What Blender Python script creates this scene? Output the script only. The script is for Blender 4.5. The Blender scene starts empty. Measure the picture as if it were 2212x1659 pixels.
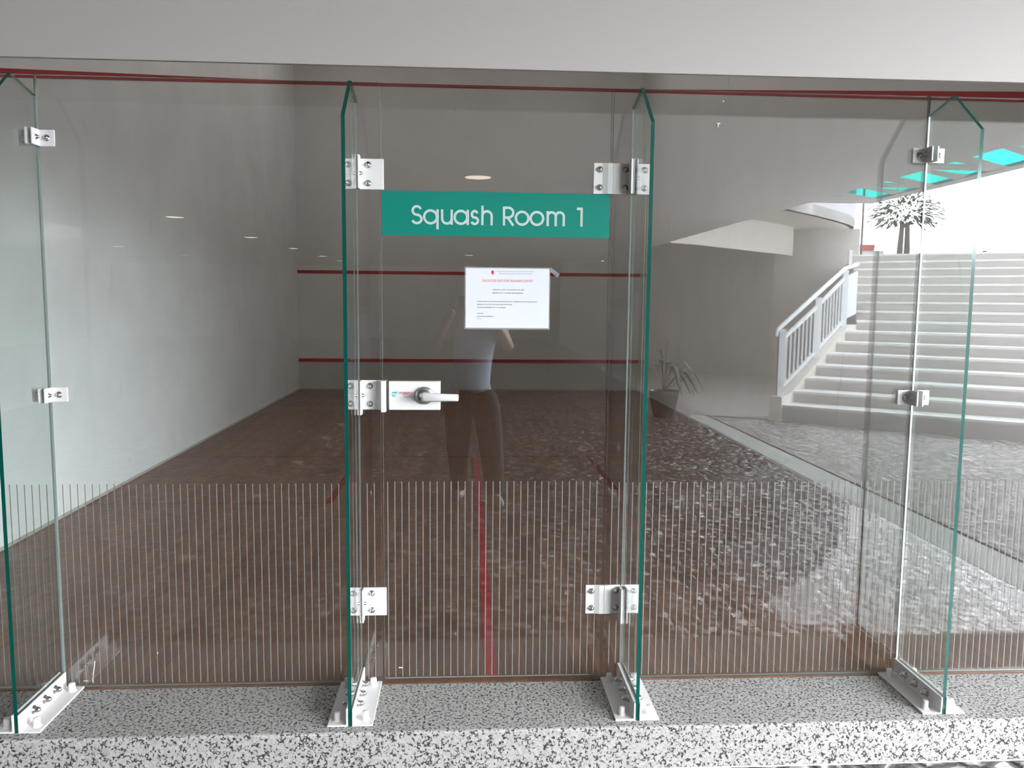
import bpy, bmesh, math, random
from mathutils import Vector, Matrix
random.seed(7)
PI = math.pi
sc = bpy.context.scene
col = sc.collection

# ------------------------------------------------------------------ camera
F_PX, YAW, PITCH, ROLL, CAM_H, CAM_D = 1751.8, 0.05808, 0.10342, 0.00925, 1.4073, 2.8929
fwd = Vector((math.sin(YAW)*math.cos(PITCH), math.cos(YAW)*math.cos(PITCH), -math.sin(PITCH)))
rgt = Vector((math.cos(YAW), -math.sin(YAW), 0)); upv = rgt.cross(fwd)
r2 = rgt*math.cos(ROLL)+upv*math.sin(ROLL); u2 = -rgt*math.sin(ROLL)+upv*math.cos(ROLL)
cd = bpy.data.cameras.new('camera'); cam = bpy.data.objects.new('camera', cd); col.objects.link(cam)
cd.sensor_width = 36; cd.lens = F_PX/2212*36; cd.clip_start = .01; cd.clip_end = 400
m = Matrix((r2, u2, -fwd)).transposed().to_4x4(); m.translation = Vector((0, -CAM_D, CAM_H))
cam.matrix_world = m
sc.camera = cam
# ------------------------------------------------------------------ light
w = bpy.data.worlds.new('sky'); sc.world = w; w.use_nodes = True
bg = w.node_tree.nodes['Background']
# overcast sky, brightest low on the open side of the yard (towards +x)
SKY, GLOW, GAZ, GEL, GW = 10.5, 44.0, 42, 7, 24
nt = w.node_tree; tc = nt.nodes.new('ShaderNodeTexCoord')
dp = nt.nodes.new('ShaderNodeVectorMath'); dp.operation = 'DOT_PRODUCT'; nt.links.new(tc.outputs['Generated'], dp.inputs[0])
ga, ge = math.radians(GAZ), math.radians(GEL)
dp.inputs[1].default_value = (math.cos(ga)*math.cos(ge), -math.sin(ga)*math.cos(ge), math.sin(ge))
def wm(op, a, b=None):
    x = nt.nodes.new('ShaderNodeMath'); x.operation = op
    for i, v in enumerate((a, b)):
        if v is None: continue
        if isinstance(v, bpy.types.NodeSocket): nt.links.new(v, x.inputs[i])
        else: x.inputs[i].default_value = v
    return x.outputs[0]
gs = wm('EXPONENT', wm('MULTIPLY', wm('SUBTRACT', dp.outputs['Value'], 1.0), 2/math.radians(GW)**2))
nt.links.new(wm('ADD', wm('MULTIPLY', gs, GLOW), SKY), bg.inputs[1])
bg.inputs[0].default_value = (.91, .955, 1.0, 1)
sc.view_settings.view_transform = 'Standard'; sc.view_settings.look = 'None'
sc.view_settings.exposure = 0.0; sc.view_settings.gamma = 1.0
sc.cycles.max_bounces = 14; sc.cycles.diffuse_bounces = 7; sc.cycles.glossy_bounces = 8
sc.cycles.transmission_bounces = 8; sc.cycles.transparent_max_bounces = 40
sc.cycles.caustics_reflective = False; sc.cycles.sample_clamp_indirect = 20
sc.cycles.use_denoising = True

# ------------------------------------------------------------------ materials
def mat(name, color, rough=.6, metal=0, spec=.5, coat=0):
    m = bpy.data.materials.new(name); m.use_nodes = True
    b = m.node_tree.nodes['Principled BSDF']
    b.inputs['Base Color'].default_value = (*color, 1); b.inputs['Roughness'].default_value = rough
    b.inputs['Metallic'].default_value = metal; b.inputs['Specular IOR Level'].default_value = spec
    if coat: b.inputs['Coat Weight'].default_value = coat
    return m
class NT:
    def __init__(s, m): s.t = m.node_tree; s.b = s.t.nodes.get('Principled BSDF')
    def n(s, typ, **k):
        x = s.t.nodes.new(typ)
        for a, v in k.items(): setattr(x, a, v)
        return x
    def l(s, a, b): s.t.links.new(a, b)
    def pos(s, scale=(1, 1, 1), rot=(0, 0, 0)):
        g = s.n('ShaderNodeNewGeometry'); mp = s.n('ShaderNodeMapping'); s.l(g.outputs['Position'], mp.inputs[0])
        mp.inputs['Scale'].default_value = scale; mp.inputs['Rotation'].default_value = rot; return mp.outputs[0]
    def noise(s, vec, scale, detail=3, rough=.5):
        x = s.n('ShaderNodeTexNoise'); x.inputs['Scale'].default_value = scale; x.inputs['Detail'].default_value = detail
        x.inputs['Roughness'].default_value = rough; s.l(vec, x.inputs['Vector']); return x.outputs['Fac']
    def ramp(s, fac, stops, interp='LINEAR'):
        r = s.n('ShaderNodeValToRGB'); r.color_ramp.interpolation = interp; e = r.color_ramp.elements
        while len(e) < len(stops): e.new(.5)
        for i, (p, c) in enumerate(stops):
            e[i].position = p; e[i].color = (*c, 1) if hasattr(c, '__len__') else (c, c, c, 1)
        s.l(fac, r.inputs[0]); return r.outputs[0]
    def mix(s, fac, a, b, mode='MIX'):
        x = s.n('ShaderNodeMix', data_type='RGBA', blend_type=mode)
        for i, v in ((0, fac), (6, a), (7, b)):
            if isinstance(v, bpy.types.NodeSocket): s.l(v, x.inputs[i])
            elif i == 0: x.inputs[0].default_value = v
            else: x.inputs[i].default_value = (*v, 1)
        return x.outputs[2]
    def math(s, op, a, b):
        x = s.n('ShaderNodeMath', operation=op)
        for i, v in enumerate((a, b)):
            if isinstance(v, bpy.types.NodeSocket): s.l(v, x.inputs[i])
            else: x.inputs[i].default_value = v
        return x.outputs[0]
    def bump(s, h, strength=.3, dist=.01):
        x = s.n('ShaderNodeBump'); x.inputs['Strength'].default_value = strength; x.inputs['Distance'].default_value = dist
        s.l(h, x.inputs['Height']); s.l(x.outputs[0], s.b.inputs['Normal'])
    def base(s, c): s.l(c, s.b.inputs['Base Color'])

def paint(name, color, stain=.12, scale=1.2, rough=.6):
    m = mat(name, color, rough); t = NT(m)
    f = t.noise(t.pos(), scale, 5, .6); g = t.noise(t.pos((1, 1, .25)), 9, 4, .6)
    c = t.mix(t.ramp(f, [(.3, stain), (.7, 0)]), color, tuple(v*.72 for v in color))
    c = t.mix(t.ramp(g, [(.66, 0), (.8, stain*1.3)]), c, tuple(v*.45 for v in color)); t.base(c)
    t.bump(t.noise(t.pos(), 60, 3), .08, .004)
    return m
M = {}
M['court_wall'] = paint('court_wall_paint', (.68, .67, .65), .35)
M['court_wall_scuffed_lit'] = paint('scuffed_lit_court_wall_paint', (.88, .895, .90), .4, 1.6)  # scuffed paint, made paler: daylight on the left wall put into its colour
M['header'] = paint('header_paint', (.410, .380, .365), .05)
M['porch_ceiling'] = paint('porch_ceiling_paint', (.84, .82, .81), .1)
M['porch_wall'] = paint('porch_wall_paint', (.62, .59, .56), .2)
M['balcony'] = paint('balcony_paint', (.80, .76, .70), .1)
M['red_line'] = mat('red_court_line', (.36, .016, .018), .45)
M['tin'] = paint('tin_board_paint', (.50, .48, .44), .3)
M['white'] = mat('white_powder_coat', (.70, .68, .675), .32)
M['cap'] = mat('white_plastic_cap', (.69, .66, .63), .45)
M['steel'] = mat('brushed_steel', (.55, .55, .55), .28, 1)
M['dome'] = mat('polished_nut_steel', (.50, .48, .47), .15, 1)
M['rail'] = mat('railing_paint', (.80, .83, .86), .4)
M['silicone'] = mat('clear_silicone', (.19, .22, .21), .3)
M['silicone_lit'] = mat('lit_silicone', (.75, .77, .77), .4)  # same silicone made pale, light from the right put into its colour
M['rubber'] = mat('black_rubber_gasket', (.03, .03, .03), .6)
M['edge'] = mat('polished_glass_edge', (.24, .29, .27), .15)
M['fin_edge'] = mat('green_glass_edge', (.001, .066, .050), .12, 0, .5)
M['sign_green'] = mat('green_sign_vinyl', (.002, .195, .145), .45, 0, .3)
M['sign_white'] = mat('silver_lettering', (.47, .535, .525), .4)
M['sign_rim'] = mat('pale_letter_edge', (.68, .73, .71), .4)
M['paper'] = mat('white_paper', (.66, .66, .70), .5)
M['ink'] = mat('black_ink', (.10, .10, .12), .6)
M['ink_red'] = mat('red_ink', (.62, .22, .24), .6)
M['logo_red'] = mat('red_logo', (.50, .02, .03), .6)
M['logo_teal'] = mat('teal_logo', (.03, .42, .45), .5)
M['green'] = mat('dark_green_leaf', (.035, .075, .045), .45)
M['tree_green'] = mat('tree_leaf', (.022, .042, .026), .9, 0, .1)
M['bark'] = mat('bark', (.12, .10, .09), .8)
M['pot'] = mat('dark_glazed_pot', (.05, .045, .045), .4)
M['soil'] = mat('soil', (.04, .03, .02), .9)
M['skin'] = mat('skin', (.42, .24, .17), .5)
M['shirt'] = mat('light_blue_shirt', (.42, .50, .66), .8)
M['trouser'] = mat('dark_trousers', (.035, .032, .035), .8)
M['shoe'] = mat('pale_shoe', (.50, .50, .50), .6)
M['hair'] = mat('black_hair', (.015, .012, .012), .6)
M['phone'] = mat('black_phone', (.01, .01, .012), .2)
M['red_roof'] = mat('red_canopy', (.50, .10, .10), .6)
M['far_white'] = mat('far_building', (.7, .72, .74), .7)
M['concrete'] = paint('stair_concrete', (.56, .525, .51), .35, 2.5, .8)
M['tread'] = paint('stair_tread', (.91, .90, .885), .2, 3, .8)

def stone(name, base, dark, scale, stretch=(1, 1, 1), amount=.5, width=.09, bump=.3, rough=.75, brk=.55, coat=0):
    m = mat(name, base, rough, 0, .5, coat); t = NT(m)
    v = t.n('ShaderNodeTexVoronoi', feature='DISTANCE_TO_EDGE'); p = t.pos(stretch)
    # wobble the lookup so that the gaps between the pebbles curve
    nz = t.n('ShaderNodeTexNoise'); nz.inputs['Scale'].default_value = scale*.8; t.l(p, nz.inputs['Vector'])
    ma = t.n('ShaderNodeVectorMath', operation='MULTIPLY_ADD'); t.l(nz.outputs['Color'], ma.inputs[0])
    k = .55/scale; ma.inputs[1].default_value = (k, k, k); t.l(p, ma.inputs[2])
    t.l(ma.outputs[0], v.inputs['Vector']); v.inputs['Scale'].default_value = scale
    edge = t.ramp(v.outputs['Distance'], [(width*.55, 1), (width*1.4, 0)])
    nm = t.ramp(t.noise(p, scale*brk, 2), [(amount-.03, 0), (amount+.05, 1)])
    mask = t.math('MULTIPLY', edge, nm)
    v2 = t.n('ShaderNodeTexVoronoi', feature='F1'); v2.inputs['Scale'].default_value = scale*1.1; t.l(p, v2.inputs['Vector'])
    lo = .82 if scale > 50 else .45
    tone = t.ramp(v2.outputs['Color'], [(0, tuple(b*lo for b in base)), (1, tuple(min(1, b*1.15) for b in base))])
    c = t.mix(mask, tone, dark); t.base(c)
    if scale > 50: t.bump(t.math('SUBTRACT', t.math('MULTIPLY', t.noise(p, scale*1.6, 3), 1.2), mask), bump, .004)
    else: t.bump(t.math('ADD', t.ramp(v.outputs['Distance'], [(0, 0), (.30, 1)]), t.math('MULTIPLY', t.noise(p, scale*.5, 3), 1.4)), bump, .018)
    return m
M['terrazzo'] = stone('pebble_wash_ledge', (.385, .365, .35), (.02, .02, .02), 92, amount=.53, width=.17, brk=1.1)
M['pavement'] = stone('pebble_wash_pavement', (.54, .505, .50), (.03, .027, .025), 9.5, (1, 1.6, 1), .34, .20, 1.0, .30, .55, .35)
M['yard'] = stone('pebble_wash_yard', (.64, .60, .59), (.16, .145, .14), 9, (1, 1.7, 1), .36, .13, .6, .6, .55, 0)
M['drain'] = paint('drain_cover_concrete', (.50, .53, .50), .4, 3, .6)
M['lower'] = paint('lower_yard_paving', (.50, .45, .43), .3, 2, .8)
M['joint'] = mat('dark_joint', (.06, .06, .055), .9)

def wood():
    m = mat('court_floor_boards', (.2, .1, .07), .38, 0, .35); t = NT(m)
    b = t.n('ShaderNodeTexBrick'); b.offset = .37
    b.inputs['Scale'].default_value = 1; b.inputs['Brick Width'].default_value = 1.8; b.inputs['Row Height'].default_value = .06
    b.inputs['Mortar Size'].default_value = .0015
    b.inputs['Color1'].default_value = (.22, .108, .062, 1); b.inputs['Color2'].default_value = (.145, .070, .042, 1)
    b.inputs['Mortar'].default_value = (.10, .05, .04, 1)
    t.l(t.pos(rot=(0, 0, PI/2)), b.inputs['Vector'])
    g = t.noise(t.pos((14, 1.2, 1)), 3, 4, .6)
    c = t.mix(t.ramp(g, [(.3, 0), (.7, .45)]), b.outputs['Color'], (.07, .04, .03))
    d = t.noise(t.pos(), 1.1, 4, .6); c = t.mix(t.ramp(d, [(.4, 0), (.75, .35)]), c, (.30, .19, .135)); t.base(c)
    t.l(t.ramp(d, [(.3, .34), (.7, .5)]), t.b.inputs['Roughness'])
    return m
M['wood'] = wood()

def glass(name, tint, ior=1.52):
    # thin architectural glass: every surface transmits straight and mirrors by Fresnel
    m = bpy.data.materials.new(name); m.use_nodes = True; nt = m.node_tree; nt.nodes.clear(); t = NT(m)
    out = t.n('ShaderNodeOutputMaterial'); mx = t.n('ShaderNodeMixShader'); tr = t.n('ShaderNodeBsdfTransparent')
    gl = t.n('ShaderNodeBsdfGlossy'); fr = t.n('ShaderNodeFresnel'); geo = t.n('ShaderNodeNewGeometry')
    tr.inputs[0].default_value = (*tint, 1); gl.inputs['Roughness'].default_value = 0.0
    gl.inputs[0].default_value = (1, 1, 1, 1)
    # the Fresnel node inverts the index on back faces; give it the inverse there so it stays that of the pane
    i = t.math('ADD', ior, t.math('MULTIPLY', geo.outputs['Backfacing'], 1/ior-ior)); t.l(i, fr.inputs[0])
    t.l(fr.outputs[0], mx.inputs[0]); t.l(tr.outputs[0], mx.inputs[1]); t.l(gl.outputs[0], mx.inputs[2])
    t.l(mx.outputs[0], out.inputs[0]); return m
M['glass'] = glass('clear_glass', (.965, .98, .975), 1.72)
M['fin_glass'] = glass('greenish_fin_glass', (.955, .98, .97), 1.42)
def sheer(name, color, alpha):
    m = bpy.data.materials.new(name); m.use_nodes = True; nt = m.node_tree; nt.nodes.clear(); t = NT(m)
    out = t.n('ShaderNodeOutputMaterial'); mx = t.n('ShaderNodeMixShader'); tr = t.n('ShaderNodeBsdfTransparent')
    d = t.n('ShaderNodeBsdfDiffuse'); d.inputs[0].default_value = (*color, 1); mx.inputs[0].default_value = alpha
    t.l(tr.outputs[0], mx.inputs[1]); t.l(d.outputs[0], mx.inputs[2]); t.l(mx.outputs[0], out.inputs[0]); return m
M['frost'] = mat('frosted_line', (.20, .184, .172), .8, 0, .2)
M['laminate'] = sheer('clear_laminate', (.5, .5, .52), .22)
def tinted(name, tint, diff, a):
    m = bpy.data.materials.new(name); m.use_nodes = True; nt = m.node_tree; nt.nodes.clear(); t = NT(m)
    out = t.n('ShaderNodeOutputMaterial'); mx = t.n('ShaderNodeMixShader'); tr = t.n('ShaderNodeBsdfTransparent')
    d = t.n('ShaderNodeBsdfTranslucent'); d.inputs[0].default_value = (*diff, 1); tr.inputs[0].default_value = (*tint, 1)
    mx.inputs[0].default_value = a
    t.l(tr.outputs[0], mx.inputs[1]); t.l(d.outputs[0], mx.inputs[2]); t.l(mx.outputs[0], out.inputs[0]); return m
M['pergola_glass'] = tinted('turquoise_roof_glass', (.0, .50, .47), (.0, .5, .46), .15)
def emit(name, color, s):
    m = bpy.data.materials.new(name); m.use_nodes = True; nt = m.node_tree; nt.nodes.clear(); t = NT(m)
    out = t.n('ShaderNodeOutputMaterial'); e = t.n('ShaderNodeEmission'); e.inputs[0].default_value = (*color, 1)
    e.inputs[1].default_value = s; t.l(e.outputs[0], out.inputs[0]); return m
M['lamp'] = emit('lit_downlight', (1, .84, .70), 5.5)

# ------------------------------------------------------------------ mesh helpers
class MB:
    def __init__(s): s.v = []; s.f = []; s.mi = []; s.sm = []
    def add(s, vs, fs, mi=0, smooth=False):
        o = len(s.v); s.v += [tuple(v) for v in vs]
        for k, f in enumerate(fs):
            s.f.append([o+i for i in f]); s.mi.append(mi[k] if hasattr(mi, '__len__') else mi); s.sm.append(smooth)
        return s
    def box(s, x0, x1, y0, y1, z0, z1, mi=0):
        # face order: bottom, top, front(-y), right, back(+y), left
        v = [(x0, y0, z0), (x1, y0, z0), (x1, y1, z0), (x0, y1, z0), (x0, y0, z1), (x1, y0, z1), (x1, y1, z1), (x0, y1, z1)]
        return s.add(v, [(0, 3, 2, 1), (4, 5, 6, 7), (0, 1, 5, 4), (1, 2, 6, 5), (2, 3, 7, 6), (3, 0, 4, 7)], mi)
    def prism(s, pts, d, mi=0):
        # pts: planar polygon in 3D, d: extrusion vector
        pts = [Vector(p) for p in pts]; n = len(pts); d = Vector(d)
        nrm = Vector((0, 0, 0))
        for i in range(n): nrm += pts[i].cross(pts[(i+1) % n])
        if nrm.dot(d) > 0: pts.reverse()
        v = pts+[p+d for p in pts]
        f = [tuple(range(n)), tuple(range(2*n-1, n-1, -1))]
        f = [tuple(range(n))[::1], tuple(reversed(range(n, 2*n)))]
        for i in range(n): j = (i+1) % n; f.append((i, i+n, j+n, j))
        return s.add(v, f, mi)
    def tube(s, path, r, seg=10, mi=0, cap=True, smooth=True):
        path = [Vector(p) for p in path]; rs = r if hasattr(r, '__len__') else [r]*len(path)
        rings = []; n = len(path); prev = None
        for i, p in enumerate(path):
            d = (path[min(i+1, n-1)]-path[max(i-1, 0)]).normalized()
            a = prev if prev is not None else (Vector((0, 0, 1)) if abs(d.z) < .9 else Vector((1, 0, 0)))
            u = (a-d*a.dot(d)).normalized(); w_ = d.cross(u); prev = u
            rings.append([p+(u*math.cos(t)+w_*math.sin(t))*rs[i] for t in [2*PI*k/seg for k in range(seg)]])
        v = [q for r_ in rings for q in r_]; f = []
        for i in range(n-1):
            for k in range(seg):
                j = (k+1) % seg; f.append((i*seg+k, i*seg+j, (i+1)*seg+j, (i+1)*seg+k))
        s.add(v, f, mi, smooth)
        if cap:
            s.add(rings[0], [tuple(reversed(range(seg)))], mi); s.add(rings[-1], [tuple(range(seg))], mi)
        return s
    def lathe(s, c, axis, prof, seg=20, mi=0, smooth=True):
        # prof: (distance along axis, radius)
        c = Vector(c); axis = Vector(axis).normalized()
        a = Vector((0, 0, 1)) if abs(axis.z) < .9 else Vector((1, 0, 0))
        u = a.cross(axis).normalized(); w_ = axis.cross(u); v = []; f = []
        for h, r in prof:
            for k in range(seg):
                t = 2*PI*k/seg; v.append(c+axis*h+(u*math.cos(t)+w_*math.sin(t))*max(r, 1e-5))
        for i in range(len(prof)-1):
            for k in range(seg):
                j = (k+1) % seg; f.append((i*seg+k, i*seg+j, (i+1)*seg+j, (i+1)*seg+k))
        s.add(v, f, mi, smooth)
        s.add(v[:seg], [tuple(reversed(range(seg)))], mi); s.add(v[-seg:], [tuple(range(seg))], mi)
        return s
    def ball(s, c, r, mi=0, sq=(1, 1, 1), seg=12, rings=8):
        v = []; f = []; c = Vector(c)
        for i in range(rings+1):
            th = PI*i/rings
            for k in range(seg):
                ph = 2*PI*k/seg
                v.append(c+Vector((math.sin(th)*math.cos(ph)*sq[0], math.sin(th)*math.sin(ph)*sq[1], math.cos(th)*sq[2]))*r)
        for i in range(rings):
            for k in range(seg):
                j = (k+1) % seg; f.append((i*seg+k, (i+1)*seg+k, (i+1)*seg+j, i*seg+j))
        return s.add(v, f, mi, True)
    def build(s, name, mats, parent=None, origin=None, bevel=0, seg=2):
        me = bpy.data.meshes.new(name)
        o_ = Vector(origin) if origin is not None else Vector((0, 0, 0))
        me.from_pydata([tuple(Vector(v)-o_) for v in s.v], [], s.f); me.update()
        for mm in (mats if isinstance(mats, (list, tuple)) else [mats]): me.materials.append(mm)
        for p, mi, sm in zip(me.polygons, s.mi, s.sm): p.material_index = mi; p.use_smooth = sm
        ob = bpy.data.objects.new(name, me); col.objects.link(ob)
        ob.location = o_
        if parent is not None:
            ob.parent = parent; ob.location = o_-world_loc(parent)
        if bevel:
            b = ob.modifiers.new('bevel', 'BEVEL'); b.width = bevel; b.segments = seg; b.limit_method = 'ANGLE'
        return ob
def world_loc(o):
    v = Vector(o.location)
    while o.parent is not None: o = o.parent; v += Vector(o.location)
    return v
def tag(o, label, cat, group=None, kind=None):
    o['label'] = label; o['category'] = cat
    if group: o['group'] = group
    if kind: o['kind'] = kind
    return o
def thing(name, loc, label, cat, group=None):
    o = bpy.data.objects.new(name, None); col.objects.link(o); o.location = loc; o.empty_display_size = .05
    return tag(o, label, cat, group)
def struct(o): o['kind'] = 'structure'; return o
def copy_tree(o, parent=None):
    c = o.copy(); col.objects.link(c)
    if parent is not None: c.parent = parent
    for ch in [x for x in o.children]: copy_tree(ch, c)
    return c

# ------------------------------------------------------------------ squash court shell
XL, XR, LEN, HC = -2.56, 2.72, 9.75, 5.6
struct(MB().box(XL-.15, XL, 0.0, LEN+.15, -.15, HC+.1).build('wall_left', M['court_wall_scuffed_lit']))
struct(MB().box(XR, XR+.15, 0.0, LEN+.15, -.15, HC+.1).build('wall_right', M['court_wall']))
struct(MB().box(XL, XR, LEN, LEN+.15, -.15, HC+.1).build('wall_far', M['court_wall']))
struct(MB().box(XL, XR, -.02, LEN, -.16, 0.0).build('floor', M['wood']))
struct(MB().box(XL, XR, 0.0, LEN, HC, HC+.1).build('ceiling', M['court_wall']))
struct(MB().box(XL, XR, 0.0, .12, 2.72, HC).build('wall_upper', M['court_wall']))
# tin board at the foot of the far wall, skirting lip and painted lines
struct(MB().box(XL, XR, LEN-.025, LEN, 0.02, .43).build('trim_1', M['tin']))
lines = [('trim_2', (XL, XR, LEN-.03, LEN, .43, .48)), ('trim_3', (XL, XR, LEN-.003, LEN, 1.78, 1.83)),
         ('trim_4', (XL, XR, LEN-.003, LEN, 4.57, 4.62))]
for n, b in lines: struct(MB().box(*b).build(n, M['red_line']))
def zo(y): return 2.13+(4.57-2.13)*y/LEN
for n, x0, x1 in (('trim_5', XL, XL+.003), ('trim_6', XR-.003, XR)):
    struct(MB().prism([(x0, 0, zo(0)), (x0, LEN, zo(LEN)), (x0, LEN, zo(LEN)+.05), (x0, 0, zo(0)+.05)], (x1-x0, 0, 0)).build(n, M['red_line']))
struct(MB().box(XL, XR, LEN-.04, LEN-.025, 0.0, .022).build('baseboard_far', M['header']))
struct(MB().box(XL, XL+.006, 0.02, LEN-.04, 0.0, .02).build('baseboard_left', M['tin']))
def worn(name, alpha):
    m = sheer(name, (.36, .03, .035), alpha); return m
M['floor_red'] = mat('red_floor_line', (.36, .018, .024), .4); M['floor_red_worn'] = worn('worn_red_floor_line', .4); M['floor_red_faint'] = worn('faint_red_floor_line', .10)
def flat(x0, x1, y0, y1, z=.0012): return MB().add([(x0, y0, z), (x1, y0, z), (x1, y1, z), (x0, y1, z)], [(0, 1, 2, 3)])
struct(flat(.078, .124, 0.012, 4.28).build('trim_7', M['floor_red']))
struct(flat(XL+.01, XR-.01, 4.28, 4.33).build('trim_8', M['floor_red_faint']))
for n, n2, x0, x1, xe in (('trim_9', 'trim_11', XL+.01, XL+1.60, XL+1.60), ('trim_10', 'trim_12', XR-1.57, XR-.01, XR-1.62)):
    struct(flat(xe, xe+.05, 2.63, 4.28).build(n, M['floor_red_worn']))
    struct(flat(x0, x1, 2.63, 2.68).build(n2, M['floor_red_faint']))

# unseen lamps added on the court ceiling to brighten the dim court
cl0 = None
for x in (-1.3, 1.45):
    for y in (2.2, 4.9, 7.6):
        if cl0 is None:
            cl0 = thing('added_court_lamp', (x, y, HC), 'added long white lamp on the court ceiling, out of view', 'ceiling light', 'added lamps on the court ceiling')
            MB().box(x-.17, x+.17, y-.62, y+.62, HC-.07, HC).build('lamp_housing', M['white'], cl0, origin=(x, y, HC))
            MB().box(x-.15, x+.15, y-.60, y+.60, HC-.080, HC-.071).build('diffuser', emit('added_court_light', (1, .94, .90), 10), cl0, origin=(x, y, HC))
        else:
            c = copy_tree(cl0); c.location = (x, y, HC)

# header panel over the glass and the porch building round it
struct(MB().box(-8.0, 4.46, -.285, -.27, 2.121, 2.70).build('wall_header', M['header']))
struct(MB().box(-14.0, 4.46, -30.0, .0, 2.70, 3.6).build('ceiling_porch', M['porch_ceiling']))
struct(MB().box(XR+.15, 4.46, -.20, .3, -.15, 2.70).build('wall_beside_right', M['header']))
struct(MB().box(-14.0, XL-.15, -.20, .3, -.15, 2.70).build('wall_beside_left', M['header']))
struct(MB().box(-14.2, -14.0, -30.0, .3, -.15, 2.70).build('wall_porch_left', M['porch_wall']))
struct(MB().box(-14.0, 3.4, -30.2, -30.0, -.15, 2.70).build('wall_porch_end', M['porch_wall']))

# pebble-wash ledge that carries the glass
struct(MB().box(-8.0, 4.46, -.360, -.02, -.15, 0.0).build('floor_ledge', M['terrazzo'], bevel=.008))
# paving outside
struct(MB().box(-14.0, 3.05, -30.0, -.360, -.25, -.15).build('floor_porch', M['pavement']))
struct(MB().prism([(3.05, -.360, -.25), (3.05, -7.95, -.25), (3.30, -7.95, -.25), (3.38, -.360, -.25)], (0, 0, .102)).build('floor_drain_strip', M['drain']))
struct(MB().prism([(3.38, -.360, -.25), (3.30, -7.95, -.25), (3.34, -7.95, -.25), (3.42, -.360, -.25)], (0, 0, .094)).build('floor_drain_slot', M['joint']))
b = MB().prism([(3.42, -.360, -.25), (3.34, -7.95, -.25), (14.0, -7.95, -.25), (14.0, -.360, -.25)], (0, 0, .10))
b.box(3.05, 3.34, -30.0, -7.95, -.75, -.15); b.box(14.0, 30.0, -7.95, 3.0, -.25, -.15); b.box(4.46, 14.0, -.360, 3.0, -.25, -.15); b.box(12.0, 30, -18, -7.95, -.25, -.15)
struct(b.build('floor_court_yard', M['yard']))
struct(MB().box(3.34, 12.0, -26.0, -7.95, -.85, -.75).build('floor_lower_yard', M['lower']))
struct(MB().prism([(3.30, -7.93, -.149), (3.30, -8.0, -.149), (4.10, -7.60, -.149), (4.08, -7.52, -.149)], (0, 0, .002)).build('floor_joint', M['joint']))

# ------------------------------------------------------------------ glass wall
T = .006
def pane_mesh(x0, x1, z0, z1):
    return MB().box(x0, x1, -T, T, z0, z1, [1, 1, 0, 1, 0, 1])
def stripes(x0, x1, z0, z1, phase=0.0, step=.0253):
    b = MB(); i = math.ceil((x0+.006-phase)/step)
    while phase+i*step < x1-.006:
        x = phase+i*step; b.add([(x-.0016, -T-.0004, z0), (x+.0016, -T-.0004, z0), (x+.0016, -T-.0004, z1), (x-.0016, -T-.0004, z1)], [(0, 1, 2, 3)]); i += 1
    return b
GH = 2.142
FX = [-1.442, -.376, .583, 1.650]      # the four fins
panes = [('window_1', XL+.004, FX[0]-.002, .0), ('window_2', FX[0]+.002, -.300, .004), ('window_3', .5165, FX[3]-.002, .008), ('window_4', FX[3]+.002, XR-.004, .002)]
for n, x0, x1, ph in panes:
    p = struct(pane_mesh(x0, x1, .001, GH).build(n, [M['glass'], M['edge']]))
    stripes(x0, x1, .012, .747, ph).build('frosted_stripes', M['frost'], p)
door = struct(pane_mesh(-.2925, .5085, .012, 2.138).build('door_1', [M['glass'], M['edge']]))
stripes(-.2925, .5085, .020, .753, .0015).build('frosted_stripes', M['frost'], door)
MB().box(-.29, .506, -T-.0006, -T, .013, .016).build('bottom_strip', M['frost'], door)
# dried paint flecks on the third pane and scratches near the door
win3 = bpy.data.objects['window_3']; win2 = bpy.data.objects['window_2']
f = MB(); f.ball((.901, -T-.001, 2.107), .003, 0, (1, .3, 1)); f.tube([(.887, -T-.001, 2.030), (.884, -T-.001, 2.018)], .0018, 6); f.tube([(.881, -T-.001, 2.031), (.893, -T-.001, 2.031)], .0018, 6)
f.build('paint_fleck', M['cap'], win3)
f = MB(); f.tube([(-1.329, -T-.001, .098), (-1.338, -T-.001, .045)], .0014, 6); f.tube([(-1.338, -T-.001, .042), (-1.341, -T-.001, .018)], .0009, 6); f.tube([(-1.372, -T-.001, .024), (-1.356, -T-.001, .024)], .0013, 6)
f.tube([(-1.108, -T-.001, .121), (-1.107, -T-.001, .128)], .0014, 6)
f.build('paint_fleck', M['cap'], win2)
f = MB(); f.box(-.2405, -.2355, -T-.0015, -T, .052, .056); f.box(-.2335, -.2265, -T-.0015, -T, .052, .056); f.build('tape_speck', M['cap'], door)

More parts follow.
